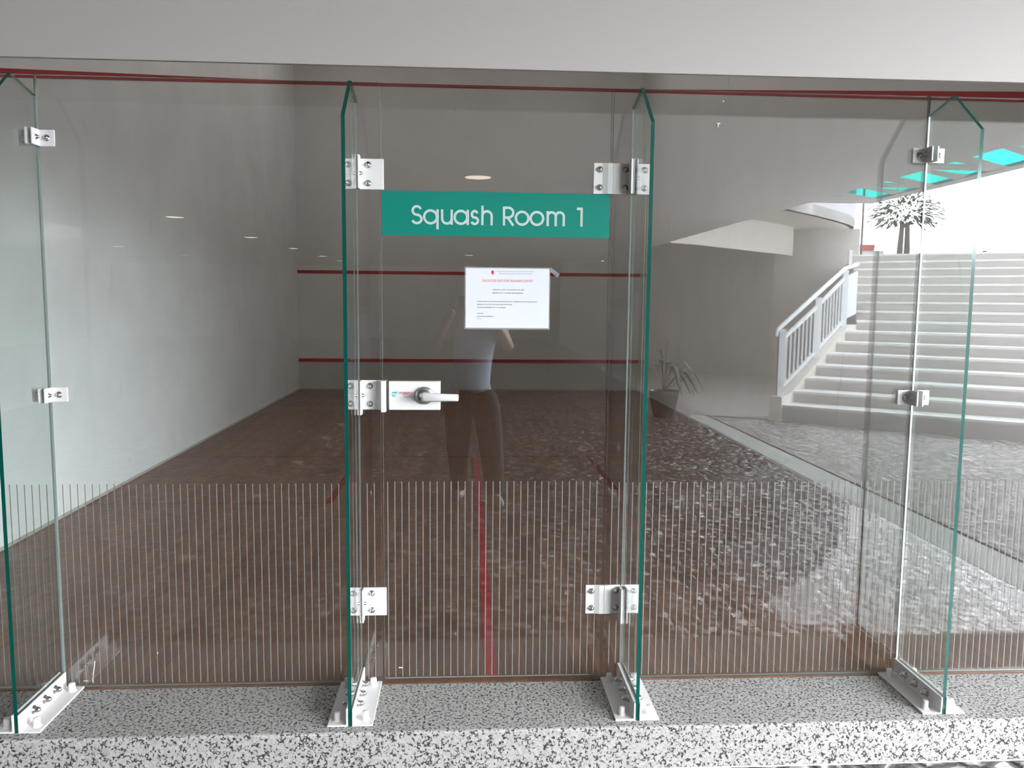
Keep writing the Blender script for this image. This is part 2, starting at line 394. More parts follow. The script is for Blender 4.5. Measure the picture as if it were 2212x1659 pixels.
fin_side = ['leftmost, near the scuffed wall', 'just left of the door', 'just right of the door', 'rightmost, in front of the stair reflection']
for i, x in enumerate(FX):
    t_ = .006; y0, y1 = -.318, -T-.003
    prof = [(x-t_, y1, .002), (x-t_, y0, .002), (x-t_, y0, 1.965), (x-t_, -.155, 2.108), (x-t_, y1, 2.072)]
    b = MB(); b.prism(prof, (2*t_, 0, 0))
    # side faces carry the clear glass, the rim is the green edge
    b.mi = [0, 0]+[1]*(len(b.f)-2)
    fin = b.build('glass_fin', [M['fin_glass'], M['fin_edge']], origin=(x, -.16, .002))
    for p_ in fin.data.polygons:
        if p_.normal.y > .9: p_.material_index = 0
    tag(fin, ['upright glass fin with a green edge at the left end beside the pale court wall',
              'upright glass fin with a green edge standing just left of the door lock',
              'upright glass fin with a green edge just right of the green sign',
              'upright glass fin with a green edge at the right, before the stair reflection'][i], 'glass fin', 'upright glass fins bracing the glass wall')
    MB().box(x-.003, x+.003, -T-.0032, -T, .03, 2.07).build('silicone_seam', M['silicone'] if i < 3 else M['silicone_lit'], fin)  # rightmost seam gets the paler silicone with the light painted in

# ---- hardware: brackets and fittings
def dome(b, c, axis, r=.010, h=.016, mi=0):
    b.lathe(c, axis, [(0, r*1.45), (.0015, r*1.45), (.002, r), (h*.55, r*.95), (h*.8, r*.75), (h*.95, r*.4), (h, .0006)], 16, mi)
def foot_bracket(x, side, label):
    # side +1: on the right face of the fin at x
    s = side; xf = x+s*.0068
    t = thing('foot_bracket', (xf, -.165, 0.0), label, 'bracket', 'angle brackets at the feet of the fins')
    b = MB(); y0, y1 = -.322, -.012; th = .006
    L = [(xf, y0, .0005), (xf+s*.068, y0, .0005), (xf+s*.068, y0, .0005+th), (xf+s*(th+.004), y0, .0005+th), (xf+s*th, y0, .0105), (xf+s*th, y0, .062), (xf, y0, .062)]
    b.prism(L, (0, y1-y0, 0)); b.build('angle_plate', M['white'], t, bevel=.0015)
    for y in (-.235, -.165, -.095):
        d = MB(); dome(d, (xf+s*th, y, .037), (s, 0, 0), .0105, .024); d.build('dome_nut', M['dome'], t)
    for y in (-.285, -.045):
        d = MB(); c = (xf+s*.040, y, .0065); d.lathe(c, (0, 0, 1), [(0, .0155), (.002, .0155), (.0025, .0115), (.026, .0110), (.0285, .0095), (.029, .0005)], 18)
        d.build('bolt_cap', M['cap'], t)
    return t
wh = ['the leftmost fin', 'the fin left of the door', 'the fin right of the door', 'the rightmost fin']
for i, x in enumerate(FX):
    for s, sn in ((-1, 'left'), (1, 'right')):
        foot_bracket(x, s, 'white angle bracket at the %s foot of %s' % (sn, wh[i]))

def plate(b, x0, x1, z0, z1, y=-T-.002, th=.006, mi=0):
    b.box(x0, x1, y-th, y, z0, z1, mi)
def tab(b, xf, s, z0, z1, ymax=-.052, mi=0):
    # leg of the fitting standing on the fin face
    b.box(min(xf, xf+s*.006), max(xf, xf+s*.006), ymax, -T-.002, z0, z1, mi)
YP = -T-.008
def nut(t, x, z, y=YP, r=.0075):
    d = MB(); dome(d, (x, y, z), (0, -1, 0), r, .012); d.build('dome_nut', M['dome'], t)
def nutx(t, xf, s, y, z, r=.006):
    d = MB(); dome(d, (xf, y, z), (s, 0, 0), r, .011); d.build('dome_nut', M['dome'], t)
# fittings that hold the fin left of the door
for k, (z0, z1, tz, lab) in enumerate(((1.782, 1.886, 1, 'top white steel fitting clamping the fin to the pane, upper left of the green sign'),
                                       (1.015, 1.120, -1, 'middle white steel fitting with strike box, left of the door lock'),
                                       (.257, .362, -1, 'lowest white steel fitting on the fin left of the door'))):
    x = FX[1]; xr = -.283 if k != 1 else -.300
    t = thing('fin_fitting', (x, -T, z0), lab, 'bracket', 'fittings on the fin left of the door')
    b = MB(); plate(b, x+.008, xr, z0, z1); b.build('pane_plate', M['white'], t, bevel=.002)
    b = MB(); e0, e1 = (z0, z1+.010) if tz > 0 else (z0-.016, z1); tab(b, x+.0072, 1, e0, e1, -.045); b.build('fin_tab', M['white'], t, bevel=.0012)
    b = MB(); plate(b, x-.045, x-.008, z0, z1); b.build('pane_plate', M['white'], t, bevel=.002)
    b = MB(); tab(b, x-.0072, -1, e0, e1, -.045); b.build('fin_tab', M['white'], t, bevel=.0012)
    for zz in (z0+.021, z1-.021): nut(t, x+.040, zz); nut(t, x-.030, zz)
    nutx(t, x+.0132, 1, -.030, (z0+z1)/2)
    if k == 1:
        b = MB(); pts = []
        for a in range(9):      # curved shoulder into the strike box
            u = a/8; pts.append((-.316+.024*u, YP-.018*(1-math.cos(u*PI/2)), 0))
        b2 = [(p[0], p[1], z0) for p in pts]+[(-.292, -T-.002, z0), (-.316, -T-.002, z0)]
        b.prism(b2, (0, 0, z1-z0)); b.box(-.295, -.2785, -.048, -T-.002, z0-.005, z1); b.build('strike_box', M['white'], t, bevel=.0012)
# door hinges on the fin right of the door
for k, (z0, z1, tz, lab) in enumerate(((1.780, 1.886, 1, 'upper white door hinge at the upper right corner of the green sign'),
                                       (.254, .362, -1, 'lower white door hinge near the foot of the door'))):
    x = FX[2]
    t = thing('hinge_bracket', (x-.06, -T, z0), lab, 'hinge', 'door hinges on the fin')
    # leaf on the door, bulging over the pivot
    b = MB(); cs = []
    for u, yy in ((.447, 0), (.478, 0), (.488, .003), (.497, .006), (.514, .007), (.531, .006), (.540, .003), (.549, 0), (.560, 0)):
        cs.append((u, yy))
    j = 4; lo = cs[:j+1]; hi = cs[j:]
    for nm, seg in (('door_leaf', lo), ('pane_leaf', hi)):
        if nm == 'pane_leaf': seg = seg+[(x-.008, 0)]; seg = [(seg[0][0]+.0008, seg[0][1])]+seg[1:]
        bb = MB(); poly = [(u, YP-yy, z0) for u, yy in seg]+[(seg[-1][0], -T-.002, z0), (seg[0][0], -T-.002, z0)]
        bb.prism(poly, (0, 0, z1-z0)); bb.build(nm, M['white'], t, bevel=.0012)
    e0, e1 = (z0-.003, z1+.010) if tz > 0 else (z0-.022, z1-.004)
    b = MB(); tab(b, x-.0072, -1, e0, e1, -.062); b.build('fin_tab', M['white'], t, bevel=.0012)
    b = MB(); tab(b, x+.0072, 1, e0, e1, -.062); b.build('fin_tab', M['white'], t, bevel=.0012)
    b = MB(); plate(b, x+.008, .656, z0, z1); b.build('pane_plate', M['white'], t, bevel=.002)
    for zz in (z0+.022, z1-.022): nut(t, .469, zz); nut(t, x-.024, zz); nut(t, x+.045, zz)
    nutx(t, x+.0132, 1, -.035, (z0+z1)/2)
# small clamps on the outer fins
for (x, z0, z1, xl, xr, lab) in ((FX[0], 1.906, 1.961, FX[0]-.055, -1.380, 'small white clamp high on the leftmost fin'),
                                 (FX[0], 1.040, 1.091, FX[0]-.055, -1.377, 'small white clamp halfway up the leftmost fin'),
                                 (FX[3], 1.908, 1.960, 1.594, 1.711, 'small white clamp high on the rightmost fin'),
                                 (FX[3], 1.035, 1.090, 1.590, 1.710, 'small white clamp halfway up the rightmost fin')):
    t = thing('glass_clamp', (x, -T, z0), lab, 'clamp', 'small clamps on the outer fins')
    b = MB(); plate(b, xl, x-.008, z0, z1); b.build('pane_plate', M['white'], t, bevel=.002)
    b = MB(); plate(b, x+.008, xr, z0, z1); b.build('pane_plate', M['white'], t, bevel=.002)
    for s in (-1, 1):
        b = MB(); tab(b, x+s*.0072, s, z0, z1, -.060); b.build('fin_tab', M['white'], t, bevel=.0015)
        nutx(t, x+s*.0132, s, -.036, (z0+z1)/2)
    zz = (z0+z1)/2; nut(t, x-.032, zz); nut(t, x+.036, zz)

# ---- writing helpers
def text_mesh(name, body, x, z, size, y, material, parent, align='LEFT', width=None, depth=.0, shear=0, spacing=1):
    cu = bpy.data.curves.new(name, 'FONT'); cu.body = body; cu.size = size; cu.align_x = align; cu.extrude = depth
    cu.shear = shear; cu.space_character = spacing; cu.offset = size*.02
    tmp = bpy.data.objects.new(name+'_tmp', cu); col.objects.link(tmp)
    dg = bpy.context.evaluated_depsgraph_get(); me = bpy.data.meshes.new_from_object(tmp.evaluated_get(dg))
    bpy.data.objects.remove(tmp)
    xs = [v.co.x for v in me.vertices]; w0 = max(xs)-min(xs) if xs else 1
    sx = width/w0 if width else 1
    for v in me.vertices: v.co = Vector((v.co.x*sx, -v.co.z, v.co.y))
    me.materials.clear(); me.materials.append(material)
    o = bpy.data.objects.new(name, me); col.objects.link(o); o.location = Vector((x, y, z))
    if parent: o.parent = parent; o.location = Vector((x, y, z))-world_loc(parent)
    return o
def ribbon(b, pts, w_, y, mi=0, closed=False):
    # flat stroke of width w_ along pts in the x-z plane, facing -y
    n = len(pts); L = []; R = []
    for i in range(n):
        a = pts[(i-1) % n] if closed or i > 0 else None; c = pts[(i+1) % n] if closed or i < n-1 else None; p = pts[i]
        ds = []
        if a is not None: d = Vector((p[0]-a[0], p[1]-a[1])); ds.append(d.normalized())
        if c is not None: d = Vector((c[0]-p[0], c[1]-p[1])); ds.append(d.normalized())
        d = sum(ds, Vector((0, 0))).normalized(); nn = Vector((-d.y, d.x))
        k = 1/max(.5, nn.dot(Vector((-ds[0].y, ds[0].x))))
        L.append((p[0]+nn.x*w_/2*k, y, p[1]+nn.y*w_/2*k)); R.append((p[0]-nn.x*w_/2*k, y, p[1]-nn.y*w_/2*k))
    m_ = n if closed else n-1
    b.add(L+R, [(i, n+i, n+(i+1) % n, (i+1) % n) for i in range(m_)], mi)
def arc(cx, cz, rx, rz, a0, a1, n=20):
    return [(cx+rx*math.cos(math.radians(a0+(a1-a0)*i/n)), cz+rz*math.sin(math.radians(a0+(a1-a0)*i/n))) for i in range(n+1)]

# ---- green door sign
t = thing('door_sign', (.108, -T, 1.627), 'green sign with silver letters reading Squash Room 1 on the glass door', 'sign')
MB().box(-.291, .5075, -T-.0016, -T-.0001, 1.6275, 1.7805).build('sign_panel', M['sign_green'], t)
U = .000592; X0, ZB = -.188, 1.6665      # letter units measured along the sign
CH, XH, W = .0655, .0520, .0078
def gl(px): return X0+(px-742)*U
strokes = []; glyph = [0]
def st(pts, closed=False): strokes.append((glyph[0], pts, closed))
h = W/2
# S
glyph[0] += 1
cx = gl(773); rt = (CH-W)/4
st(arc(cx, ZB+CH-h-rt, .0145, rt, 20, 270, 22)[:-1]+arc(cx, ZB+h+rt, .0160, rt, 90, -160, 22))
# q
glyph[0] += 1
cx = gl(853); R_ = (XH-W)/2; st(arc(cx, ZB+XH/2, R_, R_, 0, 360, 30)[:-1], True); st([(gl(894), ZB+XH), (gl(894), ZB-.0165)])
# u
glyph[0] += 1
x1_, x2_ = gl(921), gl(977); rr = (x2_-x1_)/2; st([(x1_, ZB+XH)]+[(x1_, ZB+h+rr)]+arc((x1_+x2_)/2, ZB+h+rr, rr, rr, 180, 360, 18)); st([(x2_, ZB+XH), (x2_, ZB)])
# a
glyph[0] += 1
cx = gl(1032); st(arc(cx, ZB+XH/2, R_, R_, 0, 360, 30)[:-1], True); st([(gl(1072), ZB+XH), (gl(1072), ZB)])
# s
glyph[0] += 1
cx = gl(1113); rt = (XH-W)/4; st(arc(cx, ZB+XH-h-rt, .0100, rt, 20, 270, 18)[:-1]+arc(cx, ZB+h+rt, .0115, rt, 90, -160, 18))
# h
glyph[0] += 1
x1_, x2_ = gl(1158), gl(1213); rr = (x2_-x1_)/2; st([(x1_, ZB+CH+.002), (x1_, ZB)]); st([(x1_, ZB+XH-h-rr)]+arc((x1_+x2_)/2, ZB+XH-h-rr, rr, rr, 180, 0, 18)[1:]+[(x2_, ZB)])
# R
glyph[0] += 1
x1_ = gl(1286); rr = .0170; zt = ZB+CH-h; st([(x1_, ZB), (x1_, ZB+CH)])
st([(x1_, zt), (gl(1312), zt)]+arc(gl(1312), zt-rr, rr, rr, 90, -90, 16)[1:]+[(x1_, zt-2*rr)]); st([(gl(1308), zt-2*rr), (gl(1342), ZB)])
# o o
glyph[0] += 1
for c_ in (1394, 1482): glyph[0] += 1; st(arc(gl(c_), ZB+XH/2, R_, R_, 0, 360, 30)[:-1], True)
# m
glyph[0] += 1
xs_ = [gl(1546), gl(1594), gl(1642)]; rr = (xs_[1]-xs_[0])/2
st([(xs_[0], ZB+XH), (xs_[0], ZB)])
for q in (0, 1): st([(xs_[q], ZB+XH-h-rr)]+arc((xs_[q]+xs_[q+1])/2, ZB+XH-h-rr, rr, rr, 180, 0, 16)[1:]+[(xs_[q+1], ZB)])
# 1
glyph[0] += 1
st([(gl(1748), ZB), (gl(1748), ZB+CH-h), (gl(1720), ZB+CH-h)])
for g_ in sorted(set(q[0] for q in strokes)):
    b = MB(); b2 = MB()
    for k, (_, pts, cl) in enumerate([q for q in strokes if q[0] == g_]):
        ribbon(b, pts, W, -T-.0019-.00001*k, 0, cl); ribbon(b2, pts, W*.62, -T-.0023-.00001*k, 0, cl)
    lt = b.build('letter', M['sign_rim'], t); b2.build('letter_face', M['sign_white'], lt)

# ---- laminated notice
t = thing('paper_notice', (.149, -T, 1.305), 'laminated white notice with red heading taped to the glass door below the green sign', 'notice')
b = MB(); b.box(-.004, .3005, -T-.0012, -T-.0002, 1.302, 1.5215); b.build('laminate', M['laminate'], t)
b = MB(); b.box(.0005, .2965, -T-.0026, -T-.0013, 1.3075, 1.5175); b.build('paper', M['paper'], t)
b = MB(); b.prism([(.292, -T-.0029, 1.519), (.303, -T-.0029, 1.5215), (.334, -T-.0029, 1.500), (.326, -T-.0029, 1.487), (.302, -T-.0029, 1.505)], (0, .0004, 0)); b.build('tape', M['laminate'], t)
YT = -T-.0030
def pz(py): return 1.5185-(py-165)/1210*.2135     # rows of the enlarged photograph
def pxx(px): return .0005+(px-215)/1690*.2975
b = MB(); zc = pz(258); xq = pxx(752)
b.add([(xq-.0042, YT, pz(222)), (xq+.0050, YT, pz(213)), (xq+.0045, YT, pz(300)), (xq-.0035, YT, pz(280))], [(0, 3, 2, 1)]); b.build('logo', M['logo_red'], t)
for (ln, x_a, x_b, py, sz, mt) in (
    ('FACILITIES SOP FOR SQUASH COURT', 545, 1570, 430, .0092, M['ink_red']),
    ('1 PERSON ONLY ALLOWED TO USE', 735, 1380, 607, .0052, M['ink']),
    ('LIMITED TO 1 HOUR PER SESSION', 745, 1372, 672, .0052, M['ink']),
    ('*ONLY FULLY VACCINATED INDIVIDUALS / RESIDENTS WITH MATURITY', 442, 1670, 843, .0048, M['ink']),
    ('PERIOD 14 DAYS CAN USE THE FACILITIES.', 442, 1158, 902, .0048, M['ink']),
    ('*PLEASE REGISTER AT F1 GUARDS', 442, 1025, 961, .0048, M['ink']),
    ('THANKS', 442, 578, 1081, .0048, M['ink']),
    ('GSR MANAGEMENT', 442, 782, 1140, .0048, M['ink'])):
    text_mesh('lettering', ln, pxx(x_a), pz(py), sz, YT, mt, t, 'LEFT', pxx(x_b)-pxx(x_a))
b = MB(); b.add([(pxx(545), YT, pz(441)), (pxx(1570), YT, pz(441)), (pxx(1570), YT, pz(436)), (pxx(545), YT, pz(436))], [(0, 1, 2, 3)]); b.build('underline', M['ink_red'], t)
gi = mat('grey_ink', (.38, .38, .40), .6)
for (xa, xb, py) in ((838, 1585, 232), (875, 1555, 276), (445, 530, 1178)):
    b = MB(); x_ = xa
    while x_ < xb:
        wd = random.uniform(25, 70); xe = min(xb, x_+wd)
        b.add([(pxx(x_), YT, pz(py+7)), (pxx(xe), YT, pz(py+7)), (pxx(xe), YT, pz(py-7)), (pxx(x_), YT, pz(py-7))], [(0, 1, 2, 3)]); x_ = xe+9
    b.build('small_print', gi, t)

# ---- lock
t = thing('door_lock', (-.178, -T, 1.016), 'white lock case with a silver lever handle on the left edge of the glass door', 'lock')
MB().box(-.2685, -.0875, -.030, -T-.001, 1.016, 1.118).build('lock_case', M['white'], t, bevel=.002)
b = MB(); cxl, czl = -.143, 1.068
b.lathe((cxl, -.030, czl), (0, -1, 0), [(0, .032), (.007, .0315), (.009, .029), (.0092, .020), (.0095, .019)], 32); b.build('rose', M['steel'], t)
b = MB(); b.lathe((cxl, -.038, czl), (0, -1, 0), [(0, .018), (.004, .018), (.0045, .012), (.034, .0115)], 24); spn = b.build('spindle', M['steel'], t)
b = MB(); n = 16; rows = []
for i in range(n+1):
    u = i/n; x_ = cxl-.010+u*.130; hh = .0175-.0045*math.sin(u*PI*.5) if u > .08 else .0135+.04*u
    hh = min(hh, .0175)*(1 if u < .94 else .86); yy = -.070-.006*math.sin(u*PI); th = .0085 if u < .3 else .0085-.003*(u-.3)
    rows.append([(x_, yy-th, czl-.003*u-hh*.7), (x_, yy-th, czl-.003*u+hh*.7), (x_, yy-th*.3, czl-.003*u+hh), (x_, yy+th*.6, czl-.003*u+hh*.8), (x_, yy+th*.6, czl-.003*u-hh*.8), (x_, yy-th*.3, czl-.003*u-hh)])
v = [q for r_ in rows for q in r_]; fs = [(i*6+k, i*6+(k+1) % 6, (i+1)*6+(k+1) % 6, (i+1)*6+k) for i in range(n) for k in range(6)]
fs = [tuple(reversed(q)) for q in fs]+[tuple(range(6)), tuple(reversed(range(n*6, n*6+6)))]
b.add(v, fs, 0, True); b.build('lever_handle', mat('satin_lever', (.78, .76, .76), .3, .35), t)
YL = -.0306
b = MB()   # teal badge: shield split by a pale wedge
def lx(px): return -.2685+(px-873)/886*.181
def lz(py): return 1.118-(py-170)/495*.102
b.add([(lx(940), YL, lz(352)), (lx(1020), YL, lz(346)), (lx(1014), YL, lz(376)), (lx(936), YL, lz(376)), (lx(920), YL, lz(390)), (lx(924), YL, lz(365))], [(0, 5, 4, 3, 2, 1)])
b.add([(lx(922), YL, lz(386)), (lx(985), YL, lz(440)), (lx(952), YL, lz(440)), (lx(928), YL, lz(418))], [(0, 3, 2, 1)])
b.build('logo', M['logo_teal'], t)
b = MB(); b.add([(lx(940), YL, lz(380)), (lx(1012), YL, lz(380)), (lx(1000), YL, lz(436)), (lx(988), YL, lz(438))], [(0, 3, 2, 1)]); b.build('logo', mat('pale_teal', (.35, .62, .62), .5), t)
text_mesh('lettering', 'DOUBLEPLAY', lx(1035), lz(385), .0095, YL, M['logo_red'], t, 'LEFT', lx(1305)-lx(1035), shear=.25)
for (xa, xb, py) in ((1105, 1285, 401), (1125, 1275, 438)):
    b = MB(); b.add([(lx(xa), YL, lz(py+4)), (lx(xb), YL, lz(py+4)), (lx(xb), YL, lz(py-4)), (lx(xa), YL, lz(py-4))], [(0, 1, 2, 3)])
    b.build('small_print', M['ink'], t)

# ------------------------------------------------------------------ the place behind the camera (mirrored in the glass)
def V(x, yv, z): return (x, -yv, z)
# downlights in the porch ceiling
lamp0 = None
spots = [(.13, 5.89), (-4.72, 10.8), (-4.62, 15.1), (-4.5, 18.9), (-4.4, 22.7), (-4.3, 25.6), (-9.0, 19.0), (-8.8, 23.2), (.10, 21.2), (.12, 28.7)]
lab = ['downlight nearest the glass, above and behind the photographer', 'nearest downlight of the row towards the left porch side', 'second downlight of the row towards the left porch side',
       'third downlight of the row towards the left porch side', 'fourth downlight of the row towards the left porch side', 'farthest downlight of the row towards the left porch side',
       'nearer downlight of the outermost left row', 'farther downlight of the outermost left row', 'distant downlight in line with the door', 'farthest downlight in line with the door']
for (x, y), l_ in zip(spots, lab):
    if lamp0 is None:
        lamp0 = thing('downlight', (x, -y, 2.70), 'round recessed '+l_, 'ceiling light', 'downlights in the porch ceiling')
        b = MB(); b.lathe((x, -y, 2.699), (0, 0, -1), [(0, .165), (.006, .163), (.008, .145), (.004, .142), (.003, .14)], 32); b.build('trim_ring', M['white'], lamp0, origin=(x, -y, 2.70))
        b = MB(); b.lathe((x, -y, 2.6955), (0, 0, -1), [(0, .138), (.002, .138)], 32); b.build('diffuser', M['lamp'], lamp0, origin=(x, -y, 2.70))
    else:
        c = copy_tree(lamp0); c.location = (x, -y, 2.70); c['label'] = 'round recessed '+l_

# pergola along the ceiling edge: opaque lattice below turquoise glass
t = thing('pergola', (4.8, -4.0, 2.70), 'grey lattice canopy with turquoise glass panels along the porch edge', 'canopy')
ZP = 2.70
b = MB(); b.box(5.13, 5.30, -7.62, .3, ZP, ZP+.03); b.box(4.463, 5.13, -7.62, -7.35, ZP, ZP+.03); b.build('edge_beam', M['porch_ceiling'], t)
per = 1.22; k = 0
for j in range(7):
    y0 = 5.06-per*3+per*j-per
    if y0 < -1.2: continue
    def P(x, y): return V(x, y, ZP)
    # members drawn as plan polygons between the openings
    polys = [[P(4.463, y0+.36), P(4.463, y0+.60), P(5.14, y0+1.09), P(5.14, y0+.85)],
             [P(4.463, y0+.77), P(4.463, y0+1.07), P(5.14, y0+1.10), P(5.14, y0+.85)],
             [P(4.463, y0+1.07), P(4.463, y0+1.19), P(5.14, y0+1.70), P(5.14, y0+1.44)]]
    bb = MB()
    for q, pl in enumerate(polys): bb.prism([(p_[0], max(min(p_[1], .2), -7.4), ZP+.003*q) for p_ in pl], (0, 0, .008))
    bb.build('cross_member', M['porch_ceiling'], t)
MB().box(4.47, 5.28, -7.55, .25, ZP+.031, ZP+.037).build('roof_glass', M['pergola_glass'], t)

# curved soffit, drop beam and parapet of the upper landing, and the wall under them
fas = [(4.48, 14.80), (5.12, 15.25), (5.6, 15.68), (6.06, 16.2), (6.75, 16.85), (7.46, 17.59), (8.25, 18.35), (9.0, 19.23)]
ZS = 3.46
b = MB()
for i in range(len(fas)-1):
    (x0, y0), (x1, y1) = fas[i], fas[i+1]
    b.prism([V(x0, y0, 2.68), V(x1, y1, 2.68), V(x1, y1, ZS+.02), V(x0, y0, ZS+.02)], (-.12, -.14, 0))
struct(b.build('trim_landing_beam', M['balcony']))
par = [(4.48, 12.7), (5.3, 13.4), (6.2, 14.2), (7.19, 15.09), (8.23, 16.13), (9.3, 17.3), (10.2, 18.4), (10.7, 19.2), (10.95, 20.2)]
b = MB(); top = [V(x, y, ZS) for x, y in par]+[V(10.95, 25.0, ZS), V(4.48, 25.0, ZS)]
b.prism(top, (0, 0, .25)); struct(b.build('ceiling_landing', M['balcony']))
b = MB()
for i in range(len(par)-1):
    (x0, y0), (x1, y1) = par[i], par[i+1]
    b.prism([V(x0, y0, ZS), V(x1, y1, ZS), V(x1, y1, 5.2), V(x0, y0, 5.2)], (-.08, -.08, 0))
struct(b.build('wall_parapet', paint('parapet_paint', (.40, .40, .44), .1)))
wl = [(3.2, 24.6), (4.5, 23.7), (5.84, 22.65), (6.91, 22.0), (7.56, 21.4), (8.86, 20.2), (9.9, 19.7), (10.93, 19.35)]
b = MB()
for i in range(len(wl)-1):
    (x0, y0), (x1, y1) = wl[i], wl[i+1]
    b.prism([V(x0, y0, -.75), V(x1, y1, -.75), V(x1, y1, ZS if x0 > 4.4 else 2.69), V(x0, y0, ZS if x0 > 4.4 else 2.69)], (.1, -.16, 0))
b.prism([V(3.2, 24.6, -.75), V(3.2, 30, -.75), V(3.2, 30, 2.69), V(3.2, 24.6, 2.69)], (.1, 0, 0))
struct(b.build('wall_porch_right', M['porch_wall']))

# staircase
fa, sa = .744, .615
mv = Vector((math.sin(fa), math.cos(fa))); ev = Vector((math.cos(sa), -math.sin(sa)))
kk = 1/(mv.x*math.sin(sa)+mv.y*math.cos(sa))
P0 = Vector((4.154, 7.453)); z = -.15; Pn = P0.copy(); SW = 3.3
bs = MB(); bt = MB()
upd = Vector((math.sin(math.radians(24)), math.cos(math.radians(24)))); kku = 1/(upd.x*math.sin(sa)+upd.y*math.cos(sa))
for i in range(16):
    z += .216 if i == 0 else .152
    if i < 7: stp = mv*kk*(.532 if i == 6 else .411)
    else: stp = upd*kku*.411
    if i == 15: stp = upd*14
    A = Pn; B = Pn+ev*SW; C = Pn+stp+ev*SW; D = Pn+stp
    if i == 15: A = Pn-ev*0.0; C = Pn+stp+ev*4.5; B = Pn+ev*4.5; D = Pn+stp
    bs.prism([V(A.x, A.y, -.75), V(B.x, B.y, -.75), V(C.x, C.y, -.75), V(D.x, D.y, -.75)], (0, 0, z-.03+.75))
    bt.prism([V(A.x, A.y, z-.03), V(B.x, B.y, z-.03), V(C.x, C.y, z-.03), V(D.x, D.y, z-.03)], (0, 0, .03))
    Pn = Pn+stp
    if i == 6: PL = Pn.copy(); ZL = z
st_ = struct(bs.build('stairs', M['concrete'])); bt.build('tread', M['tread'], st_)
# raking kerb at the left side of the flight, with a starting block
q0 = P0+ev*(-.20); b = MB()
run = PL-P0; kw = ev*.16
def K(s, off, z): p = P0-ev*.16+mv*kk*s+ev*off; return V(p.x, p.y, z)
slope = (ZL-.066)/(6*.411)
Lr = 6*.411+.1
pts = [K(-.02, 0, -.15), K(-.02, 0, .17), K(.28, 0, .19), K(Lr, 0, .19+slope*(Lr-.28)), K(Lr+.5, 0, .22+slope*(Lr-.28)), K(Lr+.5, 0, -.15)]
e3 = V(ev.x*.16, ev.y*.16, 0)
b.prism(pts, e3); struct(b.build('trim_stair_kerb', M['balcony']))

# railing
t = thing('stair_railing', K(.1, .06, .19), 'pale painted steel handrail with balusters on the left edge of the stairs', 'railing')
def RK(s): return .19+slope*max(0, s-.28) if s < Lr else .19+slope*(Lr-.28)+.05*(s-Lr)
s0, s1, s2 = .12, 1.42, Lr+.02
hz = .88
def bar(b, a, c, w_, hgt):
    a = Vector(a); c = Vector(c); d = (c-a); n_ = Vector((-d.y, d.x, 0)).normalized()*w_/2
    b.prism([a-n_-Vector((0, 0, hgt/2)), a+n_-Vector((0, 0, hgt/2)), a+n_+Vector((0, 0, hgt/2)), a-n_+Vector((0, 0, hgt/2))], d)
b = MB(); zt = lambda s: RK(s)+hz
pth = [K(s0-.22, .08, zt(s0-.2)-.10), K(s0-.22, .08, zt(s0)-.06), K(s0-.18, .08, zt(s0)-.02), K(s2, .08, zt(s2)+.02), K(s2+.50, .10, zt(s2)+.10)]
b.tube(pth, .032, 12); b.build('handrail', M['rail'], t)
for sa_, sb_ in ((s0+.07, s1-.05), (s1+.07, s2-.05)):
    b = MB(); bar(b, K(sa_, .08, zt(sa_)-.13), K(sb_, .08, zt(sb_)-.13), .035, .05); b.build('upper_rail', M['rail'], t)
    b = MB(); bar(b, K(sa_, .08, RK(sa_)+.10), K(sb_, .08, RK(sb_)+.10), .035, .05); b.build('lower_rail', M['rail'], t)
    nb = 8
    for i in range(nb):
        s_ = sa_+(sb_-sa_)*(i+.6)/nb
        b = MB(); bar(b, K(s_, .08, (RK(s_)+.10+zt(s_)-.13)/2), Vector(K(s_, .08, (RK(s_)+.10+zt(s_)-.13)/2))+Vector(V(ev.x*.001, ev.y*.001, 0)), .03, .01)
        b = MB(); c = Vector(K(s_, .08, RK(s_)+.10)); b.box(c.x-.012, c.x+.012, c.y-.012, c.y+.012, c.z, zt(s_)-.13); b.build('baluster', M['rail'], t)
for s_ in (s0, s1, s2):
    b = MB(); c = Vector(K(s_, .08, RK(s_)-.02)); b.box(c.x-.045, c.x+.045, c.y-.025, c.y+.025, c.z, zt(s_)-.01); b.build('post', M['rail'], t, bevel=.003)
b = MB(); c0 = Vector(K(s2+.05, .08, RK(s2)+.12)); c1 = Vector(K(s2+.50, .10, RK(s2)+.20))
b.prism([c0, c1, c1+Vector((0, 0, .68)), c0+Vector((0, 0, .66))], (.012, .012, 0)); b.build('infill_sheet', M['rail'], t)
b = MB(); c = Vector(K(s2+.18, .08, zt(s2)+.05)); b.box(c.x-.03, c.x+.03, c.y-.03, c.y+.03, c.z, c.z+.26); b.build('end_post', M['rail'], t, bevel=.01)

# potted plant at the end of the glass wall side
px_, py_ = 2.68, -7.85
t = thing('potted_plant', (px_, py_, -.15), 'dark potted plant with long drooping leaves near the foot of the stairs', 'plant')
b = MB(); b.lathe((px_, py_, -.15), (0, 0, 1), [(0, .13), (.02, .135), (.18, .175), (.32, .20), (.36, .205), (.36, .18), (.30, .17)], 24); b.build('pot', M['pot'], t)
b = MB(); b.lathe((px_, py_, .14), (0, 0, 1), [(0, .17), (.01, .165)], 20); b.build('soil', M['soil'], t)
rp = random.Random(3)
lv = [(0, .05, .72, .05), (160, .12, .60, .05), (20, .45, .50, .09), (5, .55, .42, .09), (-15, .50, .34, .10), (30, .42, .30, .10), (0, .36, .30, .10), (-40, .38, .40, .08), (60, .33, .42, .08),
      (180, .22, .42, .08), (200, .28, .34, .08), (120, .25, .48, .07), (-90, .30, .38, .08), (90, .30, .45, .08), (10, .48, .22, .09)]
